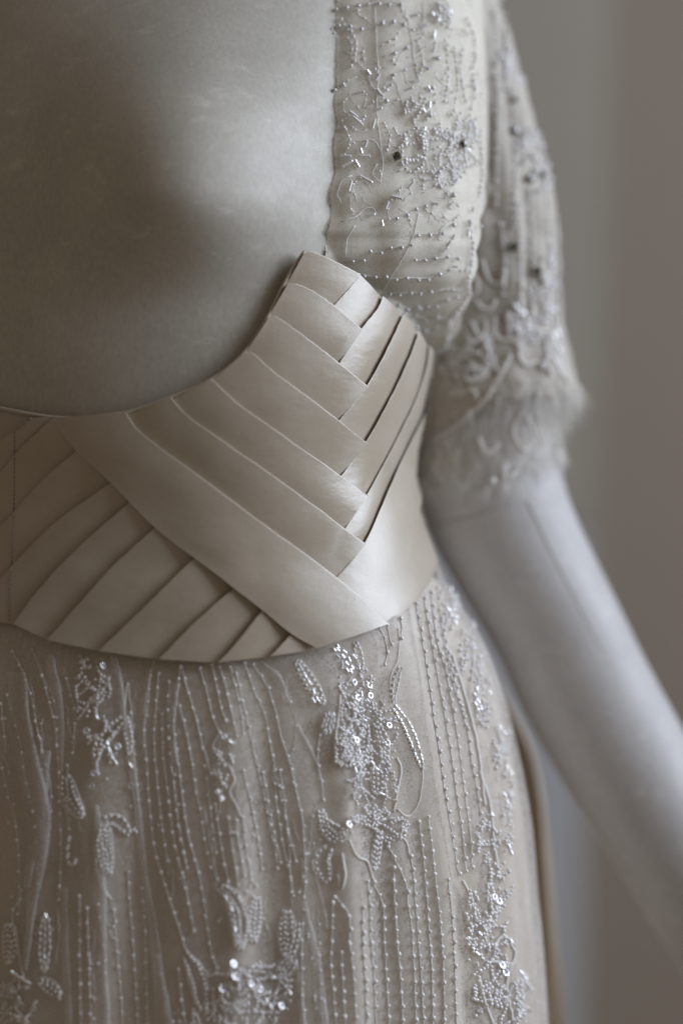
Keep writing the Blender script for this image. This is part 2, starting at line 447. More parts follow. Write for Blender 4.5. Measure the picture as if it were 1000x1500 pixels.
# rolled facing along the neckline, centre seam, waist seam
nb = MB(); npts = [(-60, 590), (0, 598), (40, 606), (83, 612), (120, 612), (188, 604), (252, 582), (310, 556), (358, 516), (392, 465), (416, 416), (430, 392), (446, 368)]
nb.tube([p for p in on(bbv, npts, 120, .0002)], .0011, 7); nb.build('neckline_piping', M_satin, waist)
sb = MB(); pall = MB()
for q in PLEATS:
    k0 = len(pall.v); pall.v += q.v; pall.f += [tuple(i + k0 for i in f) for f in q.f]
pbv = pall.bvh()
for s in range(46):
    y = 612 + s * 6.5
    p = [hit(pbv, 21.5 - max(0, y - 720) * .04 + .6 * nz(s, 0), yy, .0002)[0] for yy in (y, y + 4.6)]
    sb.tube(p, .00028, 4)
sb.build('centre_seam', M_seam, waist)

# ---- skirt
skb = body_grid(800, 1640, 120, 260, 0.0, .0022)
skirt = skb.build('skirt', M_lining, dress); sbv = skb.bvh()
tub = body_grid(815, 1640, 120, 260, .0042, .0026); tbv = tub.bvh()
tub.build('tulle_overlay', M_tulle, skirt)
tr = MB(); rows = []
TR = [(850, 630, .08), (1000, 725, .09), (1080, 768, .10), (1150, 786, .105), (1250, 797, .11), (1350, 806, .115), (1500, 820, .12), (1640, 832, .125)]
for i in range(60):
    py = 850 + 790 * i / 59; ex = tab(TR, py, 1); ry = tab(TR, py, 2); row = []
    for j in range(61):
        a = math.radians(20 + 150 * j / 60); f = (D + .235) / D
        rx = (ex - 560) * K * f
        w = .003 * math.sin(a * 17 + py * .01) * min(1, (py - 850) / 300)
        row.append(Vector((at(560, 0, .235).x + (rx + w) * math.sin(a), .235 - (ry + w) * math.cos(a), Z0 + (750 - py) * K * f)))
    rows.append(row)
tr.grid(rows); tr.build('back_drape', M_tan, skirt)

def px_path(bv, pts, lift, step=5.0, wob=1.0, seed=0.0, cx=230):
    n = max(4, int(plen([(x, y, 0) for x, y in pts]) / step)); out = []
    for i, p in enumerate(cr([(x, y, 0) for x, y in pts], n)):
        out.append(hit(bv, p.x + wob * nz(i * .9, seed), p.y, lift + .0003 * nz(i * .7, seed + 9), cx)[0])
    return out
def string(pts, gap=20.0, r=.00092, parent=None, bv=None, m=None, name='bead_string', thread=.00022, wob=1.1, lift=.0006, cx=230):
    b = MB(); sd = random.uniform(0, 90)
    L = plen([(x, y, 0) for x, y in pts]); n = max(2, int(L / gap) + 1)
    for i, p in enumerate(cr([(x, y, 0) for x, y in pts], n)):
        if random.random() < .03: continue
        q, nn = hit(bv, p.x + random.uniform(-1, 1), p.y + random.uniform(-2.2, 2.2), lift + r * .4, cx)
        b.ball(q, r * random.uniform(.78, 1.12), ax=Vector((random.uniform(-.5, .5), random.uniform(-.3, .3), 1)), stretch=random.uniform(.85, 1.15))
    o = b.build(name, m or M_pearl, parent, stuff=True)
    if thread:
        t = MB(); t.tube(px_path(bv, pts, lift * .6, 4.5, wob, sd, cx), thread, 4); t.tube(px_path(bv, pts, lift * .5, 4.5, wob * 1.6, sd + 40, cx), thread * .8, 4)
        t.build('thread', M_thread, parent, stuff=True)
    return o
S = [
 [(11,1020),(22,1055),(32,1096),(37,1134),(45,1170),(53,1214),(56,1296)],
 [(20,955),(31,977),(45,1013),(55,1066),(65,1108),(74,1148),(75,1187)],
 [(48,950),(63,990),(72,1026),(81,1062),(85,1106),(88,1172),(90,1232),(89,1275),(88,1319)],
 [(4,1127),(13,1165),(24,1206),(29,1266),(30,1310),(28,1340)],
 [(98,996),(110,1040),(109,1083),(108,1104)],
 [(117,1313),(118,1357),(117,1400),(118,1445),(119,1505)],
 [(143,1322),(149,1366),(153,1408),(156,1451),(160,1510)],
 [(150,1290),(165,1330),(170,1373),(173,1414),(177,1455),(180,1505)],
 [(187,1275),(190,1328),(194,1373),(197,1414),(203,1505)],
 [(227,968),(220,992),(217,1030),(211,1074),(215,1117),(219,1177),(226,1238),(238,1281),(251,1324),(264,1364),(272,1390),(290,1408),(304,1425)],
 [(238,1045),(239,1104),(247,1165),(251,1204),(258,1245),(268,1285),(277,1324),(284,1365)],
 [(265,976),(257,1024),(254,1063),(262,1121),(267,1164),(276,1224),(287,1264),(296,1305),(302,1345),(308,1386),(318,1420)],
 [(263,1035),(273,1074),(281,1116),(286,1154),(295,1196),(301,1237),(311,1273),(320,1288)],
 [(265,976),(275,1012),(288,1054),(297,1095),(310,1135)],
 [(292,978),(302,1010),(312,1050),(322,1073)],
 [(311,974),(319,1013),(325,1040),(331,1055)],
 [(322,976),(333,1015),(342,1057),(347,1078)],
 [(316,1178),(321,1217),(328,1260),(335,1290)],
 [(335,1197),(340,1237),(346,1278),(348,1296)],
 [(355,1197),(359,1237),(366,1278),(374,1300)],
 [(345,985),(352,1013),(361,1055),(369,1091),(378,1132),(388,1172),(396,1214),(404,1252),(406,1272)],
 [(356,1129),(366,1171),(373,1208),(380,1251),(383,1272)],
 [(358,970),(370,1008),(388,1050),(395,1089),(401,1125),(405,1180),(415,1240),(425,1279),(430,1310)],
 [(370,975),(388,1000),(403,1040),(412,1080),(425,1121),(433,1157),(442,1197),(445,1235),(447,1276),(446,1310),(442,1380),(443,1452),(447,1500)],
 [(395,1085),(403,1126),(412,1169),(419,1204),(424,1242),(425,1279),(428,1328)],
 [(468,1075),(465,1102),(466,1122),(471,1145),(472,1170)],
 [(487,1322),(486,1363),(484,1403),(487,1443),(492,1505)],
 [(490,1312),(510,1340),(512,1380),(516,1418),(519,1453),(521,1510)],
 [(537,1290),(541,1340),(542,1381),(546,1420),(548,1455),(550,1510)],
 [(545,1293),(560,1325),(562,1365),(564,1402),(566,1440),(570,1510)],
 [(576,1270),(577,1312),(580,1353),(582,1386),(586,1426),(590,1510)],
 [(568,1240),(592,1290),(597,1326),(602,1363),(604,1400),(607,1455),(609,1510)],
 [(600,1255),(604,1280),(608,1330),(612,1380),(616,1430),(620,1510)],
 [(613,1205),(619,1252),(622,1290),(626,1340),(629,1380),(632,1430),(633,1510)],
 [(626,1195),(632,1240),(636,1280),(641,1320),(644,1350),(647,1390),(649,1440),(650,1510)],
 [(608,885),(617,935),(626,991),(634,1051),(643,1108),(651,1166),(661,1225),(670,1281)],
 [(620,878),(629,930),(640,991),(650,1047),(660,1107),(667,1160),(676,1218),(681,1275)],
 [(630,870),(640,942),(652,983),(662,1042),(672,1101),(679,1158),(688,1225),(690,1270)],
 [(638,860),(650,945),(662,1000),(672,1032),(683,1070),(690,1120),(697,1155),(702,1190)],
 [(232,985),(229,1030),(226,1090),(231,1150),(238,1210),(246,1260)], [(248,1000),(247,1040),(249,1100),(256,1160),(264,1220),(274,1270)], [(300,1120),(305,1160),(311,1210),(317,1250)], [(345,1200),(350,1240),(357,1282)],
 [(337,978),(346,1010),(352,1040),(356,1075)], [(384,1130),(392,1170),(400,1215),(411,1262)], [(410,1130),(416,1170),(422,1215),(434,1262)], [(128,1330),(130,1380),(132,1440),(134,1505)], [(209,1300),(212,1350),(214,1410),(217,1500)], [(188,1000),(192,1040),(196,1100),(203,1170)],
 [(2,1030),(6,1070),(9,1105)], [(60,1080),(62,1130),(66,1180),(66,1240)], [(100,1120),(99,1180),(102,1215)], [(232,1400),(238,1440),(246,1500)], [(262,1420),(266,1460),(272,1505)], [(467,1380),(468,1430),(472,1505)], [(530,1330),(530,1380),(534,1440),(536,1505)], [(500,1395),(502,1440),(506,1505)],
 [(645,905),(655,955),(668,1010),(680,1060)], [(656,1290),(660,1340),(664,1400),(668,1505)], [(554,918),(562,935),(566,957),(562,975)], [(566,916),(572,943)], [(584,905),(588,920),(586,938)],
]
for i, p in enumerate(S):
    right = p[0][0] > 480
    string(p, gap=17.5 if right else 20.5, r=.00092 if not right else .00125, parent=skirt, bv=tbv, thread=.00038 if not right else .0005)

# soft gathers where the net doubles over itself
def gather(L, R, name='tulle_fold', h=.0030):
    a = cr([(x, y, 0) for x, y in L], 50); b = cr([(x, y, 0) for x, y in R], 50); rows = []
    for v, hh in ((0, .0003), (.25, .55), (.55, .9), (.85, 1.0), (1.0, .85), (.93, .35), (.8, .1)):
        rows.append([hit(tbv, a[i].lerp(b[i], v).x + 1.6 * nz(i * .2, v), a[i].y, .0003 + h * hh * (.6 + .5 * nz(i * .13, 4)))[0] for i in range(50)])
    mb = MB(); mb.grid(rows); mb.build(name, M_tulle_fold, skirt)
gather([(12, 985), (14, 1080), (40, 1200), (40, 1330), (35, 1420)], [(40, 975), (52, 1080), (76, 1200), (56, 1330), (42, 1430)])
gather([(50, 1100), (45, 1200), (35, 1300)], [(75, 1105), (68, 1200), (45, 1320)], h=.002)
gather([(92, 1300), (92, 1400), (98, 1510)], [(100, 1300), (102, 1400), (108, 1510)], h=.002)
gather([(136, 1180), (138, 1290), (142, 1400), (146, 1510)], [(145, 1180), (155, 1290), (156, 1400), (162, 1510)], h=.0024)
gather([(170, 985), (182, 1090), (196, 1180), (208, 1270), (221, 1380), (228, 1510)], [(176, 980), (192, 1090), (206, 1180), (216, 1270), (236, 1380), (256, 1510)], h=.0034)
gather([(215, 980), (204, 1040), (206, 1090)], [(222, 980), (214, 1040), (213, 1090)], h=.002)
gather([(246, 1000), (245, 1080), (252, 1120)], [(264, 985), (257, 1060), (262, 1120)], h=.002)
gather([(440, 1320), (452, 1400), (460, 1510)], [(447, 1310), (468, 1400), (482, 1510)], h=.002)
gather([(452, 1260), (468, 1330), (475, 1360)], [(456, 1255), (476, 1330), (480, 1360)], h=.0016)
gather([(378, 972), (400, 992), (418, 1030)], [(388, 968), (412, 992), (424, 1040)], h=.0022)

gather([(66, 960), (78, 1040), (86, 1130)], [(80, 958), (94, 1040), (94, 1140)], h=.002)
gather([(160, 960), (166, 1000), (172, 1060)], [(172, 962), (182, 1010), (184, 1060)], h=.002)
gather([(292, 1180), (306, 1260), (316, 1330)], [(300, 1178), (315, 1258), (321, 1330)], h=.0016)
gather([(410, 1340), (432, 1420), (440, 1510)], [(418, 1338), (438, 1420), (447, 1510)], h=.0018)
gather([(430, 1060), (455, 1110), (470, 1160)], [(436, 1056), (462, 1106), (474, 1156)], h=.0016)
# beaded leaves and sprays
def leaf(pts, hw, cols=3, kind='seed', outline=True, bv=None, parent=None, cx=230, lift=.0006, r=.00095, name='beaded_leaf', gap=None):
    n = 24; c = cr([(x, y, 0) for x, y in pts], n); b = MB(); cb = MB()
    L = plen([(x, y, 0) for x, y in pts]); bv = bv or tbv; parent = parent or skirt
    def prof(t): return hw * (math.sin(math.pi * min(1, max(0, t * .93 + .05))) ** .55)
    def pos(t, s):
        f = t * (n - 1); k = min(n - 2, int(f)); p = c[k].lerp(c[k + 1], f - k); d = (c[k + 1] - c[k]).normalized()
        return p + Vector((-d.y, d.x, 0)) * s, d
    if outline:
        for s in (-1, 1):
            pp = []
            for i in range(26):
                q, d = pos(i / 25, s * prof(i / 25)); pp.append(hit(bv, q.x + .8 * nz(i, s * 9, hw), q.y, lift, cx)[0])
            cb.tube(pp, .00045, 5)
    g = gap or (7.0 if kind == 'seed' else 11.0)
    for cc in range(cols):
        s0 = 0 if cols == 1 else -1 + 2 * cc / (cols - 1)
        m = max(2, int(L / g))
        for i in range(m):
            t = (i + .5 + .3 * (cc % 2)) / m
            if t > .98: continue
            q, d = pos(t, s0 * prof(t) * .68 + random.uniform(-.8, .8)); p, nn = hit(bv, q.x, q.y, lift + r * .7, cx)
            if kind == 'seed': b.ball(p, r * random.uniform(.8, 1.15), ax=Vector((d.x, 0, -d.y)), stretch=1.1)
            else:
                j = random.uniform(-.3, .3); b.bugle(p, Vector((d.x + j, random.uniform(-.15, .15), -d.y)), g * K * .82, r * .92)
    o = b.build(name, M_pearl if kind == 'seed' else M_glass, parent, smooth=kind == 'seed', stuff=True)
    if outline: cb.build('lace_cord', M_cord, parent, stuff=True)
    return o
def spray(cx_, cy_, rx, ry, n, bv=None, parent=None, name='bead_spray', cx=230, bug=.18, lift=.0005, r=.0009, ang=0, cords=None):
    """a dense patch of stitched beads: short curling rows plus strays"""
    b = MB(); g = MB(); cb = MB(); bv = bv or tbv; parent = parent or skirt; k = 0
    ca, sa = math.cos(ang), math.sin(ang)
    def put(x, y): return cx_ + x * ca - y * sa, cy_ + x * sa + y * ca
    ncord = 0
    while k < n:
        a = random.uniform(0, 6.283); q = math.sqrt(random.random()); x, y = rx * q * math.cos(a), ry * q * math.sin(a)
        da = random.uniform(0, 6.283); curl = random.uniform(-.25, .25); m = random.randint(1, 7); path = []
        isb = random.random() < bug
        for j in range(m):
            if (x / rx) ** 2 + (y / ry) ** 2 > 1.1: break
            X, Y = put(x, y); p, nn = hit(bv, X, Y, lift + random.uniform(0, .0009), cx); path.append(p)
            d = Vector((math.cos(da), random.uniform(-.2, .2), -math.sin(da)))
            if isb: g.bugle(p, d, random.uniform(.0026, .0036), r * .85)
            else: b.ball(p, r * random.uniform(.75, 1.2), ax=d)
            st = 10.5 if isb else 5.6
            x += st * math.cos(da); y += st * math.sin(da); da += curl; k += 1
        if len(path) > 3 and random.random() < .5: cb.tube([p + Vector((0, .0006, -.0005)) for p in path], .00042, 4)
    b.build(name, M_pearl, parent, stuff=True)
    if g.v: g.build('bugle_beads', M_glass, parent, smooth=False, stuff=True)
    if cb.v: cb.build('lace_cord', M_cord, parent, stuff=True)
def cord(pts, r=.0005, bv=None, parent=None, cx=230, lift=.0006, m=None, name='lace_cord', wob=1.2, step=4):
    b = MB(); b.tube(px_path(bv or tbv, pts, lift, step, wob, random.uniform(0, 50), cx), r, 5)
    return b.build(name, m or M_cord, parent or skirt, stuff=True)
WIN = Vector((1.95, -.22, Z0 + .88))
def sequin(px, py, r=5.2, bright=False, bv=None, parent=None, cx=230, lift=.0016):
    p, n = hit(bv or tbv, px, py, lift, cx)
    if bright:
        n = ((CAM - p).normalized() + (WIN - p).normalized()).normalized()
    else: n = (n + Vector((random.uniform(-.4, .4), 0, random.uniform(-.4, .4)))).normalized()
    r *= K; b = MB(); b.lathe(p, n, [(r * .26, -.0001), (r * .28, .00012), (r * .75, .00020), (r * .97, .00012), (r, 0), (r * .97, -.0001)], 14)
    b.build('sequin', M_sequin, parent or skirt)
def bugle(px, py, ang, L=10, r=.0008, bv=None, parent=None, cx=230, m=None, lift=.0012):
    p, n = hit(bv or tbv, px, py, lift, cx); a = math.radians(ang)
    b = MB(); b.bugle(p, Vector((math.cos(a), random.uniform(-.15, .15), math.sin(a))), L * K, r); b.build('bugle_bead', m or M_glass, parent or skirt, smooth=False)

# left spray
spray(124, 1010, 12, 55, 60, bug=.05); spray(148, 1010, 14, 45, 50, bug=.1); spray(150, 1100, 20, 45, 45)
leaf([(183, 1050), (165, 1068), (145, 1092), (141, 1115)], 9, 2); leaf([(184, 1048), (188, 1080), (190, 1105)], 6, 2)
leaf([(97, 1135), (104, 1170), (122, 1198)], 13, 3); leaf([(150, 1200), (172, 1203), (190, 1222)], 9, 2)
leaf([(155, 1205), (152, 1240), (158, 1282)], 13, 4); leaf([(104, 1222), (101, 1252), (108, 1268), (115, 1256)], 3, 1, 'bug', False)
for x, y, a in ((141, 1041, 85), (142, 1118, 92), (191, 1121, -60), (197, 1216, -55), (88, 1459, 85), (68, 1341, -70), (24, 1362, 85)): bugle(x, y, a, 9)
for x, y, br in ((152, 975, True), (128, 1071, False), (138, 1133, False), (134, 1152, False), (191, 1151, False), (172, 1094, False)): sequin(x, y, 5.5, br)
cord([(186, 1000), (181, 1060), (186, 1100), (193, 1150), (200, 1200)], .0005); cord([(142, 1180), (140, 1240), (145, 1290), (163, 1318)], .0005)
# lower left
leaf([(15, 1350), (16, 1385), (14, 1412)], 11, 4); leaf([(68, 1342), (67, 1380), (66, 1422)], 11, 3, 'bug', False, gap=9); leaf([(58, 1436), (75, 1446), (90, 1458)], 10, 3)
spray(22, 1465, 34, 42, 90, bug=.15)
for x, y in ((18, 1444), (22, 1450), (10, 1470), (29, 1468), (50, 1478), (5, 1456)): sequin(x, y, 5.5)
cord([(28, 1320), (20, 1335), (20, 1350), (34, 1424), (40, 1450)], .0005); cord([(85, 1330), (88, 1370), (82, 1410)], .0004)
# small spray under the waist
cord([(322, 1074), (312, 1090), (313, 1103)], .0005); cord([(300, 1100), (306, 1125), (311, 1140), (316, 1120)], .0005)
cord([(332, 1117), (340, 1130), (343, 1145), (336, 1160), (346, 1180), (352, 1198)], .0005)
spray(326, 1130, 17, 40, 42, bug=.15); sequin(320, 1159, 5); sequin(328, 1079, 4.6); bugle(338, 1087, -40, 8); bugle(329, 1150, 0, 7, .0011)
# lower middle spray
leaf([(322, 1298), (340, 1316), (350, 1350), (351, 1392)], 14, 3, 'seed', gap=6); leaf([(329, 1310), (342, 1335), (347, 1385)], 5, 1, 'bug', False, gap=9)
leaf([(374, 1312), (371, 1345), (369, 1382)], 11, 3, gap=7); leaf([(420, 1332), (419, 1370), (418, 1400)], 13, 4, gap=7); leaf([(436, 1350), (432, 1380), (424, 1404)], 5, 2)
leaf([(274, 1400), (288, 1430), (300, 1482)], 13, 2); leaf([(430, 1402), (418, 1418), (410, 1432)], 14, 4, 'bug', gap=9)
spray(362, 1455, 66, 52, 210, bug=.25); spray(320, 1490, 45, 20, 60, bug=.2)
for x, y, br in ((327, 1447, True), (343, 1411, True), (345, 1429, True), (413, 1472, True), (350, 1442, False), (365, 1440, False), (358, 1470, False), (379, 1449, False), (415, 1460, False), (335, 1442, False), (342, 1480, False), (392, 1428, False)): sequin(x, y, 6 if br else 5.2, br)
# the big central spray
leaf([(433, 968), (450, 995), (474, 1032)], 10, 3, gap=8); leaf([(436, 972), (458, 1012), (468, 1030)], 5, 1, 'bug', False, gap=12)
leaf([(482, 1042), (480, 1058), (476, 1074)], 11, 4, 'bug', False, gap=8); leaf([(486, 945), (500, 962), (513, 985)], 9, 3, 'bug', False, gap=10); leaf([(519, 940), (524, 960), (528, 985)], 6, 2)
spray(520, 1000, 26, 38, 70, bug=.25); spray(538, 1075, 42, 60, 200, bug=.2); spray(515, 1085, 28, 60, 110, bug=.15); spray(545, 1150, 34, 60, 150, bug=.12)
leaf([(535, 1060), (530, 1090), (526, 1125)], 9, 3); leaf([(550, 1060), (560, 1090), (562, 1120)], 9, 3); leaf([(548, 1120), (552, 1145), (550, 1165)], 10, 3)
leaf([(586, 976), (577, 1000), (574, 1030)], 5, 2, 'bug', True, gap=7); leaf([(574, 1034), (592, 1060), (606, 1092), (617, 1128)], 7, 2, 'bug', True, gap=6)
cord([(583, 920), (582, 965), (571, 990), (569, 1030)], .0004); cord([(617, 1126), (617, 1150), (611, 1178), (596, 1196), (580, 1185)], .0005)
cord([(497, 1000), (496, 1040), (491, 1080), (492, 1110), (502, 1120)], .0008); cord([(580, 1110), (586, 1130), (580, 1160), (576, 1190)], .0008)
leaf([(468, 1185), (477, 1215), (496, 1228), (505, 1212)], 9, 3, gap=6.5); spray(516, 1206, 13, 13, 22, bug=0)
leaf([(480, 1200), (487, 1206), (500, 1212)], 4, 1, 'bug', False, gap=10); spray(560, 1212, 38, 22, 60, bug=.2)
leaf([(482, 1240), (470, 1262), (480, 1292)], 13, 2); cord([(500, 1250), (505, 1280), (499, 1302), (494, 1280)], .0011); leaf([(556, 1215), (551, 1240), (546, 1275)], 7, 3)
cord([(510, 1230), (522, 1255), (536, 1262), (545, 1290)], .0008); cord([(570, 1225), (590, 1228), (598, 1252)], .0006)
for x, y, br in ((540, 1004, True), (522, 1022, True), (541, 1019, True), (519, 1084, True), (531, 1059, False), (568, 1062, True), (565, 1088, False), (558, 1107, False), (560, 1130, False), (517, 1000, False), (533, 1027, False), (510, 1207, True)): sequin(x, y, 5.6, br)
for x, y, a in ((574, 1199, 0), (587, 1201, -8), (485, 1205, -35), (541, 996, 70), (520, 1041, -45), (510, 995, 60), (538, 1044, 40), (433, 970, 60), (458, 1026, -60)): bugle(x, y, a, 9)
# right hip, out of focus
for (x, y, rx, ry, n) in ((655, 890, 16, 34, 50), (688, 955, 18, 45, 70), (706, 1025, 14, 45, 60), (732, 1090, 12, 50, 60), (742, 1190, 8, 70, 60), (712, 1230, 18, 40, 60), (728, 1300, 20, 40, 70), (715, 1385, 34, 60, 130), (728, 1460, 38, 60, 130), (690, 1340, 10, 40, 30), (765, 1460, 14, 40, 40)):
    spray(x, y, rx, ry, n, bug=.2, r=.0011)
for pts in ([(660, 960), (676, 1010), (690, 1060), (700, 1110), (708, 1180)], [(700, 1130), (716, 1180), (722, 1240), (732, 1290)], [(676, 1290), (690, 1320), (695, 1350)], [(745, 1380), (752, 1400), (740, 1440), (750, 1500)], [(700, 1430), (706, 1460), (720, 1500)], [(720, 1390), (735, 1370), (752, 1385)]):
    cord(pts, .0011)
for x, y in ((729, 1319), (722, 1314), (738, 1424), (733, 1413), (694, 948), (667, 880)): sequin(x, y, 6.5, x > 728)

# ---- sleeve: scalloped cap in front, lace sleeve round the arm behind
CAP = [
 (-80, [(494,.058),(540,.052),(600,.054),(650,.064),(685,.084),(698,.110)]),
 (100, [(493,.038),(540,.032),(610,.036),(665,.050),(700,.076),(712,.104)]),
 (250, [(489,.028),(540,.024),(610,.030),(665,.046),(702,.072),(712,.102)]),
 (330, [(482,.028),(540,.027),(610,.034),(660,.050),(692,.074),(700,.100)]),
 (400, [(480,.046),(550,.042),(610,.046),(650,.058),(682,.078),(692,.100)]),
 (450, [(530,.075),(580,.070),(620,.069),(650,.076),(668,.088),(679,.102)]),
 (516, [(596,.112),(615,.109),(630,.106),(640,.106),(648,.110),(654,.114)])]
NC, NR = 90, 110
cols = []
for py, r in CAP: cols.append([(p.x, p.y) for p in cr([(x, Y * 1000, 0) for x, Y in r], NC)])
capb = MB(); caprows = []
for i in range(NR):
    py = -80 + 596 * i / (NR - 1); row = []
    for j in range(NC):
        px = tab([(CAP[k][0], cols[k][j][0]) for k in range(len(CAP))], py, 1); Y = tab([(CAP[k][0], cols[k][j][1]) for k in range(len(CAP))], py, 1) / 1000
        e = max(0, (j / (NC - 1) - .8) / .2); px -= max(0, 1 - j / 8) * 5 * (nz(py * .03, 7) + .5 * nz(py * .11, 3)) if py < 370 else 0
        px += e * 5 * abs(math.sin(py * math.pi / 46)) if py > 280 else 0
        if j == 0:
            q_ = tbvh.ray_cast(CAM, ray(px, min(py, 365)))[0]; yl = (q_.y if q_ else .04) - .0006; x0_ = px
        Y = yl + tab([(484, 0), (540, .003), (610, .012), (665, .028), (700, .050), (714, .080)], px, 1) + max(0, py - 340) ** 1.5 * 1.75e-5
        q_ = tbvh.ray_cast(CAM, ray(px, py))[0]
        if q_ is not None: Y = min(Y, q_.y - .0006)
        Y += .0006 * math.sin(px * .085 + .8 * math.sin(py * .012)) * (1 - e) * min(1, j / 10) + .0009 * nz(px * .02, py * .012, 5) + .0010 * math.sin(py * .15 + px * .01) * min(1, max(0, (py - 250) / 80))
        row.append(at(px, py, Y))
    caprows.append(row)
capb.grid(caprows); cap = capb.build('sleeve_cap', M_ivory, dress); cbv = capb.bvh()
def off_(j, p): return Vector((-.0042 * max(0, 1 - j / 7) * (.8 + .8 * nz(p.z * 90, 1)) if p.z > Z0 + .14 else 0, (-.0022 - .0012 * nz(p.x * 60, p.z * 25, 2)) * min(1, .3 + j / 12), 0))
nb_ = MB(); nb_.grid([[p + off_(j, p) for j, p in enumerate(row)] for row in caprows]); nb_.build('net_overlay', M_capnet, cap); ncv = nb_.bvh()
SL = [(-80, 636, 84), (0, 645, 84), (60, 655, 92), (120, 665, 98), (190, 680, 102), (250, 692, 108), (320, 702, 112), (400, 712, 108), (470, 720, 104), (530, 722, 114), (580, 722, 118), (640, 712, 103), (715, 716, 105)]
slb = MB(); rows = []
for i in range(130):
    row = []
    for j in range(90):
        a = 2 * math.pi * j / 90; f = (D + .165) / D; py = -80 + (665 - (62 if math.sin(a) < 0 else 12) * math.sin(a) + 8 * abs(math.sin(a * 7))) * i / 129
        w = .0009 * math.sin(a * 13 + py * .01) + .0014 * nz(math.cos(a) * 4, math.sin(a) * 4, py * .03)
        c = at(tab(SL, py, 1), py, .165); r = tab(SL, py, 2) * K * f + w
        row.append(c + Vector((r * math.sin(a), -(r * .9) * math.cos(a), 0)))
    rows.append(row)
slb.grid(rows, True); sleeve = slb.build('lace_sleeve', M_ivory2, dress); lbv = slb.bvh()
# sheer scalloped hem over the upper arm
hmb = MB(); rows = []
for i in range(40):
    row = []
    for j in range(120):
        a = 2 * math.pi * j / 120; f = (D + .168) / D
        hem = 700 - 55 * max(0, math.sin(a)) + 12 * abs(math.sin(a * 6)); py = 560 + (hem - 560) * i / 39
        c = at(tab(SL, py, 1), py, .168); r = (tab(SL, py, 2) + 3) * K * f + .0015 * nz(a * 6, py * .03)
        row.append(c + Vector((r * math.sin(a), -(r * .94) * math.cos(a), 0)))
    rows.append(row)
hmb.grid(rows, True); hmb.build('lace_hem', M_lace, sleeve); hbv = hmb.bvh()
eb = MB()
for k in range(1000):
    a = random.uniform(-.5 * math.pi, .9 * math.pi); s = random.random()
    if s < .40: i = 39
    elif s < .7: i = random.randint(0, 38)
    else: i = random.randint(0, 6)
    if i < 7 and (math.sin(a) < .15 or random.random() < .65): continue
    p = rows[i][int(a / (2 * math.pi) * 120) % 120]; out = Vector((math.sin(a), -math.cos(a), 0))
    Ls = random.uniform(.006, .016) * (1.5 if i < 7 else 1); d = (out * random.uniform(.15, .7) + Vector((random.uniform(-.3, .3), 0, -1))).normalized()
    pts = [p + out * .0008]; 
    for q in range(4):
        d = (d + Vector((random.uniform(-.25, .25), random.uniform(-.2, .2), -.15))).normalized(); pts.append(pts[-1] + d * Ls / 4)
    eb.tube(pts, .00022, 3, .4)
eb.build('eyelash_fringe', M_fringe, sleeve, stuff=True)
for pts in ([(697,440),(706,452),(720,450),(725,438)], [(725,465),(722,485),(733,498),(750,497),(762,488),(760,465)], [(758,500),(760,525),(770,535),(785,530)], [(747,520),(735,545),(720,570)], [(665,470),(685,490),(690,510),(678,520),(665,505)], [(690,470),(705,500),(712,470)], [(690,395),(700,420),(690,440)],
            [(705,380),(715,410),(735,415),(740,395)], [(790,440),(812,480),(806,520),(830,560)], [(770,420),(780,450),(770,480)], [(640,540),(655,550),(650,575)], [(660,530),(675,545),(670,570),(655,575)], [(690,530),(700,555),(715,540),(708,520)], [(672,580),(690,570),(700,585)], [(650,490),(662,510),(655,530)], [(720,520),(728,545),(742,530)]):
    cord(pts, .0011, lbv, sleeve, 720, wob=2)
for pts in ([(722,568),(705,590),(690,605),(660,630),(640,642)], [(735,690),(745,706),(765,703),(780,688)], [(640,655),(645,668),(640,690),(655,708)], [(765,600),(750,630),(765,660),(780,640),(770,610)], [(700,640),(715,665),(730,650)], [(790,600),(785,630),(795,650)]):
    cord(pts, .0011, hbv, sleeve, 720, wob=2)
for x, y0, y1 in ((735, -10, 130), (722, 20, 300), (748, 130, 330), (756, 300, 490), (774, 280, 500), (797, 255, 470), (812, 320, 520), (733, 330, 430)):
    string([(x, y0), (x + 5, (y0 + y1) / 2), (x + 3, y1)], gap=11, r=.00125, parent=sleeve, bv=lbv, cx=720, name='bead_string', wob=2)
for (x, y, rx, ry, n) in ((737, 90, 10, 26, 26), (775, 215, 18, 30, 46), (793, 260, 14, 30, 40), (765, 480, 26, 34, 60), (806, 520, 16, 40, 50), (800, 420, 14, 60, 60), (745, 690, 14, 12, 10), (668, 545, 22, 40, 36), (700, 520, 24, 40, 40), (660, 500, 14, 24, 20)):
    spray(x, y, rx, ry, n, bv=lbv if y < 560 else hbv, parent=sleeve, cx=720, bug=.25, r=.0013)

def crystal(px, py, r, bv, parent, cx):
    p, n = hit(bv, px, py, .0022, cx); r *= K; b = MB()
    b.lathe(p, n, [(.0001, r * .42), (r * .52, r * .42), (r * .95, r * .05), (r, -r * .1), (r * .5, -r * .6), (.0001, -r * .7)], 8)
    o = b.build('crystal', M_smoke, parent, smooth=False)
    c = MB()
    for k in range(4):
        a = k * math.pi / 2 + .5; X = n.orthogonal().normalized(); Y = n.cross(X); d = X * math.cos(a) + Y * math.sin(a)
        c.tube([p + d * r * 1.08 - n * r * .5, p + d * r * 1.04 + n * r * .05, p + d * r * .78 + n * r * .3], r * .13, 5)
    c.build('crystal_setting', M_prong, parent)
for x, y, r in ((579, 229, 7.2), (674, 212, 7.0)): crystal(x, y, r, ncv, cap, 600)
for x, y, r in ((752, 194, 7.5), (750, 361, 7), (784, 397, 7), (775, 262, 7), (790, 256, 7), (752, 148, 5)): crystal(x, y, r, lbv, sleeve, 720)
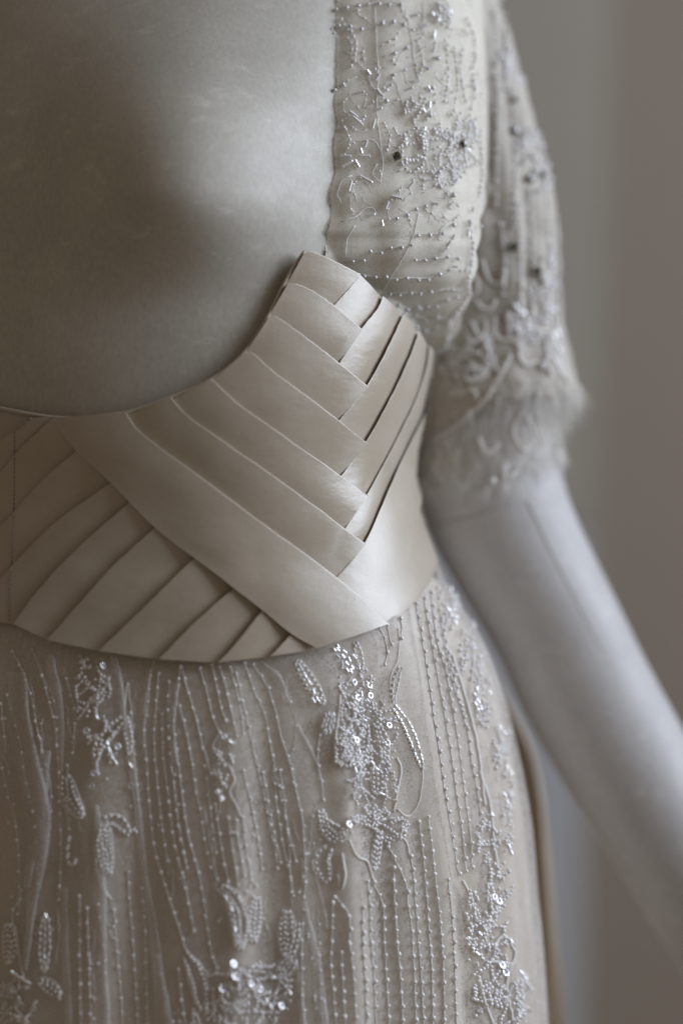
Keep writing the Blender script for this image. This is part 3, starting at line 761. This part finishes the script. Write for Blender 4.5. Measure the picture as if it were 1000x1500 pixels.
R = [
 [(493,14),(510,11),(525,8),(541,8),(560,5),(585,9)], [(497,41),(530,42),(544,41),(575,33),(587,34),(602,46)], [(560,84),(575,79),(594,71)], [(575,112),(587,107),(606,99),(625,100)],
 [(490,132),(503,125)], [(581,323),(592,317),(604,311),(622,304)], [(516,383),(531,381),(540,371),(558,369),(572,364),(602,358)], [(610,343),(628,342),(645,341),(662,328)],
 [(606,380),(625,381),(641,378),(656,376),(668,378)], [(533,403),(569,407),(595,406),(630,406),(655,396),(672,396)], [(570,428),(605,428),(635,426),(649,423),(675,424)], [(581,449),(601,451),(631,448),(652,441),(668,436)],
 [(591,461),(609,462),(627,467),(635,463),(655,468)], [(607,480),(622,484),(640,478)]]
for p in R: string(p, gap=14.5, r=.00125, parent=cap, bv=ncv, m=M_silver, name='bead_row', cx=600, thread=.00022, wob=1.6)
string([(686,330),(690,360),(688,390),(683,410),(686,425),(679,441),(668,456),(658,472),(655,492),(651,506),(640,513)], gap=8, r=.0012, parent=cap, bv=ncv, cx=600, name='bead_row')
for p in ([(682,30),(692,50),(694,86),(690,100)], [(676,75),(672,100),(680,150)], [(690,110),(694,140),(688,158)], [(700,200),(704,250),(700,290)], [(640,5),(652,12),(656,30)], [(650,0),(660,20),(655,40)]):
    string(p, gap=8, r=.00105, parent=cap, bv=ncv, cx=600, name='bead_row')
spray(668, 210, 36, 46, 150, bv=ncv, parent=cap, cx=600, bug=.08, r=.0010); spray(645, 255, 30, 22, 50, bv=ncv, parent=cap, cx=600, bug=.1); spray(646, 22, 13, 24, 36, bv=ncv, parent=cap, cx=600, bug=.2); spray(606, 215, 20, 34, 30, bv=ncv, parent=cap, cx=600, bug=0, r=.0012)
spray(615, 160, 24, 18, 26, bv=ncv, parent=cap, cx=600, bug=.4)
for x, y, a, L in ((539,108,-55,10),(552,114,55,12),(553,135,-55,9),(558,141,-45,8),(554,161,25,10),(525,138,12,18),(523,178,-40,22),(517,168,-35,16),(546,183,75,16),(528,222,-75,10),(506,229,0,18),(536,229,3,12),(508,240,30,20),(522,240,-60,14),(535,212,70,12),
        (512,275,75,20),(535,264,-30,24),(566,300,70,14),(543,316,15,12),(559,328,-80,10),(580,290,-15,18),(600,273,50,14),(624,265,10,12),(636,298,-10,10),(656,301,50,9),(665,267,65,12),(690,308,80,8),(683,341,85,12),(655,357,60,12),(650,365,40,10),(661,348,65,10),
        (632,22,-70,8),(640,28,-85,9),(634,52,85,14),(634,74,70,10),(638,86,0,14),(626,100,12,12),(605,24,5,14),(620,40,30,14),(627,132,-60,12),(627,154,88,10),(619,163,-60,9),(605,156,40,10),(598,132,20,14),(608,120,10,12),(620,190,85,8),(692,178,60,13),(694,130,80,10),(680,395,75,9),(684,412,60,8),(664,390,-10,8),(614,451,10,8),(655,492,80,10),(652,505,60,8)):
    bugle(x, y, a, L, .0009, ncv, cap, 600, M_glass, .0012)
for x, y, r in ((564, 150, 4.4), (631, 131, 4), (639, 88, 4), (627, 170, 4), (660, 286, 4.6), (640, 254, 4), (684, 325, 4.2), (548, 103, 3), (699, 331, 3)):
    p, n = hit(ncv, x, y, .0018, 600); b = MB(); b.ball(p, r * K, seg=10); b.build('round_bead', M_silver, cap)
for pts in ([(548,5),(551,60),(553,110),(551,160),(555,200),(560,240),(556,270)], [(592,15),(600,50),(606,90),(612,120)], [(572,110),(580,125),(588,150),(592,165)], [(604,170),(610,200),(618,220),(626,250)], [(612,312),(604,345),(590,375),(575,400),(560,425)], [(520,330),(508,350),(505,375)],
            [(556,268),(545,255),(552,240)], [(500,298),(494,285),(502,265),(515,258)], [(498,326),(520,318),(532,306),(545,305),(552,315)], [(655,328),(645,335),(640,350),(645,352)], [(520,92),(530,100),(541,118),(546,130)], [(530,208),(545,205),(560,225)], [(594,228),(592,245),(580,252)], [(612,245),(620,235),(618,215)]):
    cord(pts, .00036, ncv, cap, 600, wob=2.4, step=5, m=M_thread, name='gathering_thread')

# fine stitching all over the sleeve cap: curling couched threads and strays of seed beads
tb_ = MB(); sd_ = MB()
for k in range(90):
    x, y = random.uniform(494, 700), random.uniform(-5, 330)
    if y > 360 and x < 520 + (y - 360) * 1.0: continue
    if x > 690 - max(0, y - 380) * .5: continue
    d = random.uniform(0, 6.28); pts = []
    for q in range(random.randint(4, 9)):
        pts.append(hit(ncv, x, y, .0003, 600)[0]); d += random.uniform(-.8, .8); x += 5 * math.cos(d); y += 5 * math.sin(d)
        if random.random() < .3: sd_.ball(hit(ncv, x, y, .0008, 600)[0], random.uniform(.0006, .0010))
    if len(pts) > 2: tb_.tube(pts, random.uniform(.00018, .0003), 4)
tb_.build('couched_thread', M_thread, cap, stuff=True); sd_.build('seed_beads', M_pearl, cap, stuff=True)
for pts in ([(500, 30), (520, 60), (518, 90)], [(500, 180), (512, 205), (505, 225)], [(610, 60), (618, 90), (612, 118)], [(650, 60), (655, 110), (650, 150)], [(664, 70), (668, 120), (664, 160)], [(640, 270), (655, 285), (668, 300)], [(560, 180), (570, 200), (566, 222)], [(590, 195), (612, 190), (622, 205), (618, 240), (600, 252), (588, 240), (590, 200)]):
    string(pts, gap=7, r=.0009, parent=cap, bv=ncv, cx=600, name='bead_row', thread=.0002)
# net scribbles and strays between the strings of the skirt
tb_ = MB(); sd_ = MB()
for k in range(120):
    x, y = random.uniform(2, 480), random.uniform(985, 1490); pts = []
    for q in range(random.randint(4, 10)):
        pts.append(hit(tbv, x, y, .0003)[0]); x += random.uniform(-3, 3.5); y += random.uniform(4, 8)
        if random.random() < .10: sd_.ball(hit(tbv, x, y, .0008)[0], random.uniform(.0005, .0009))
    tb_.tube(pts, random.uniform(.00015, .00028), 4)
tb_.build('loose_thread', M_thread, skirt, stuff=True); sd_.build('seed_beads', M_pearl, skirt, stuff=True)
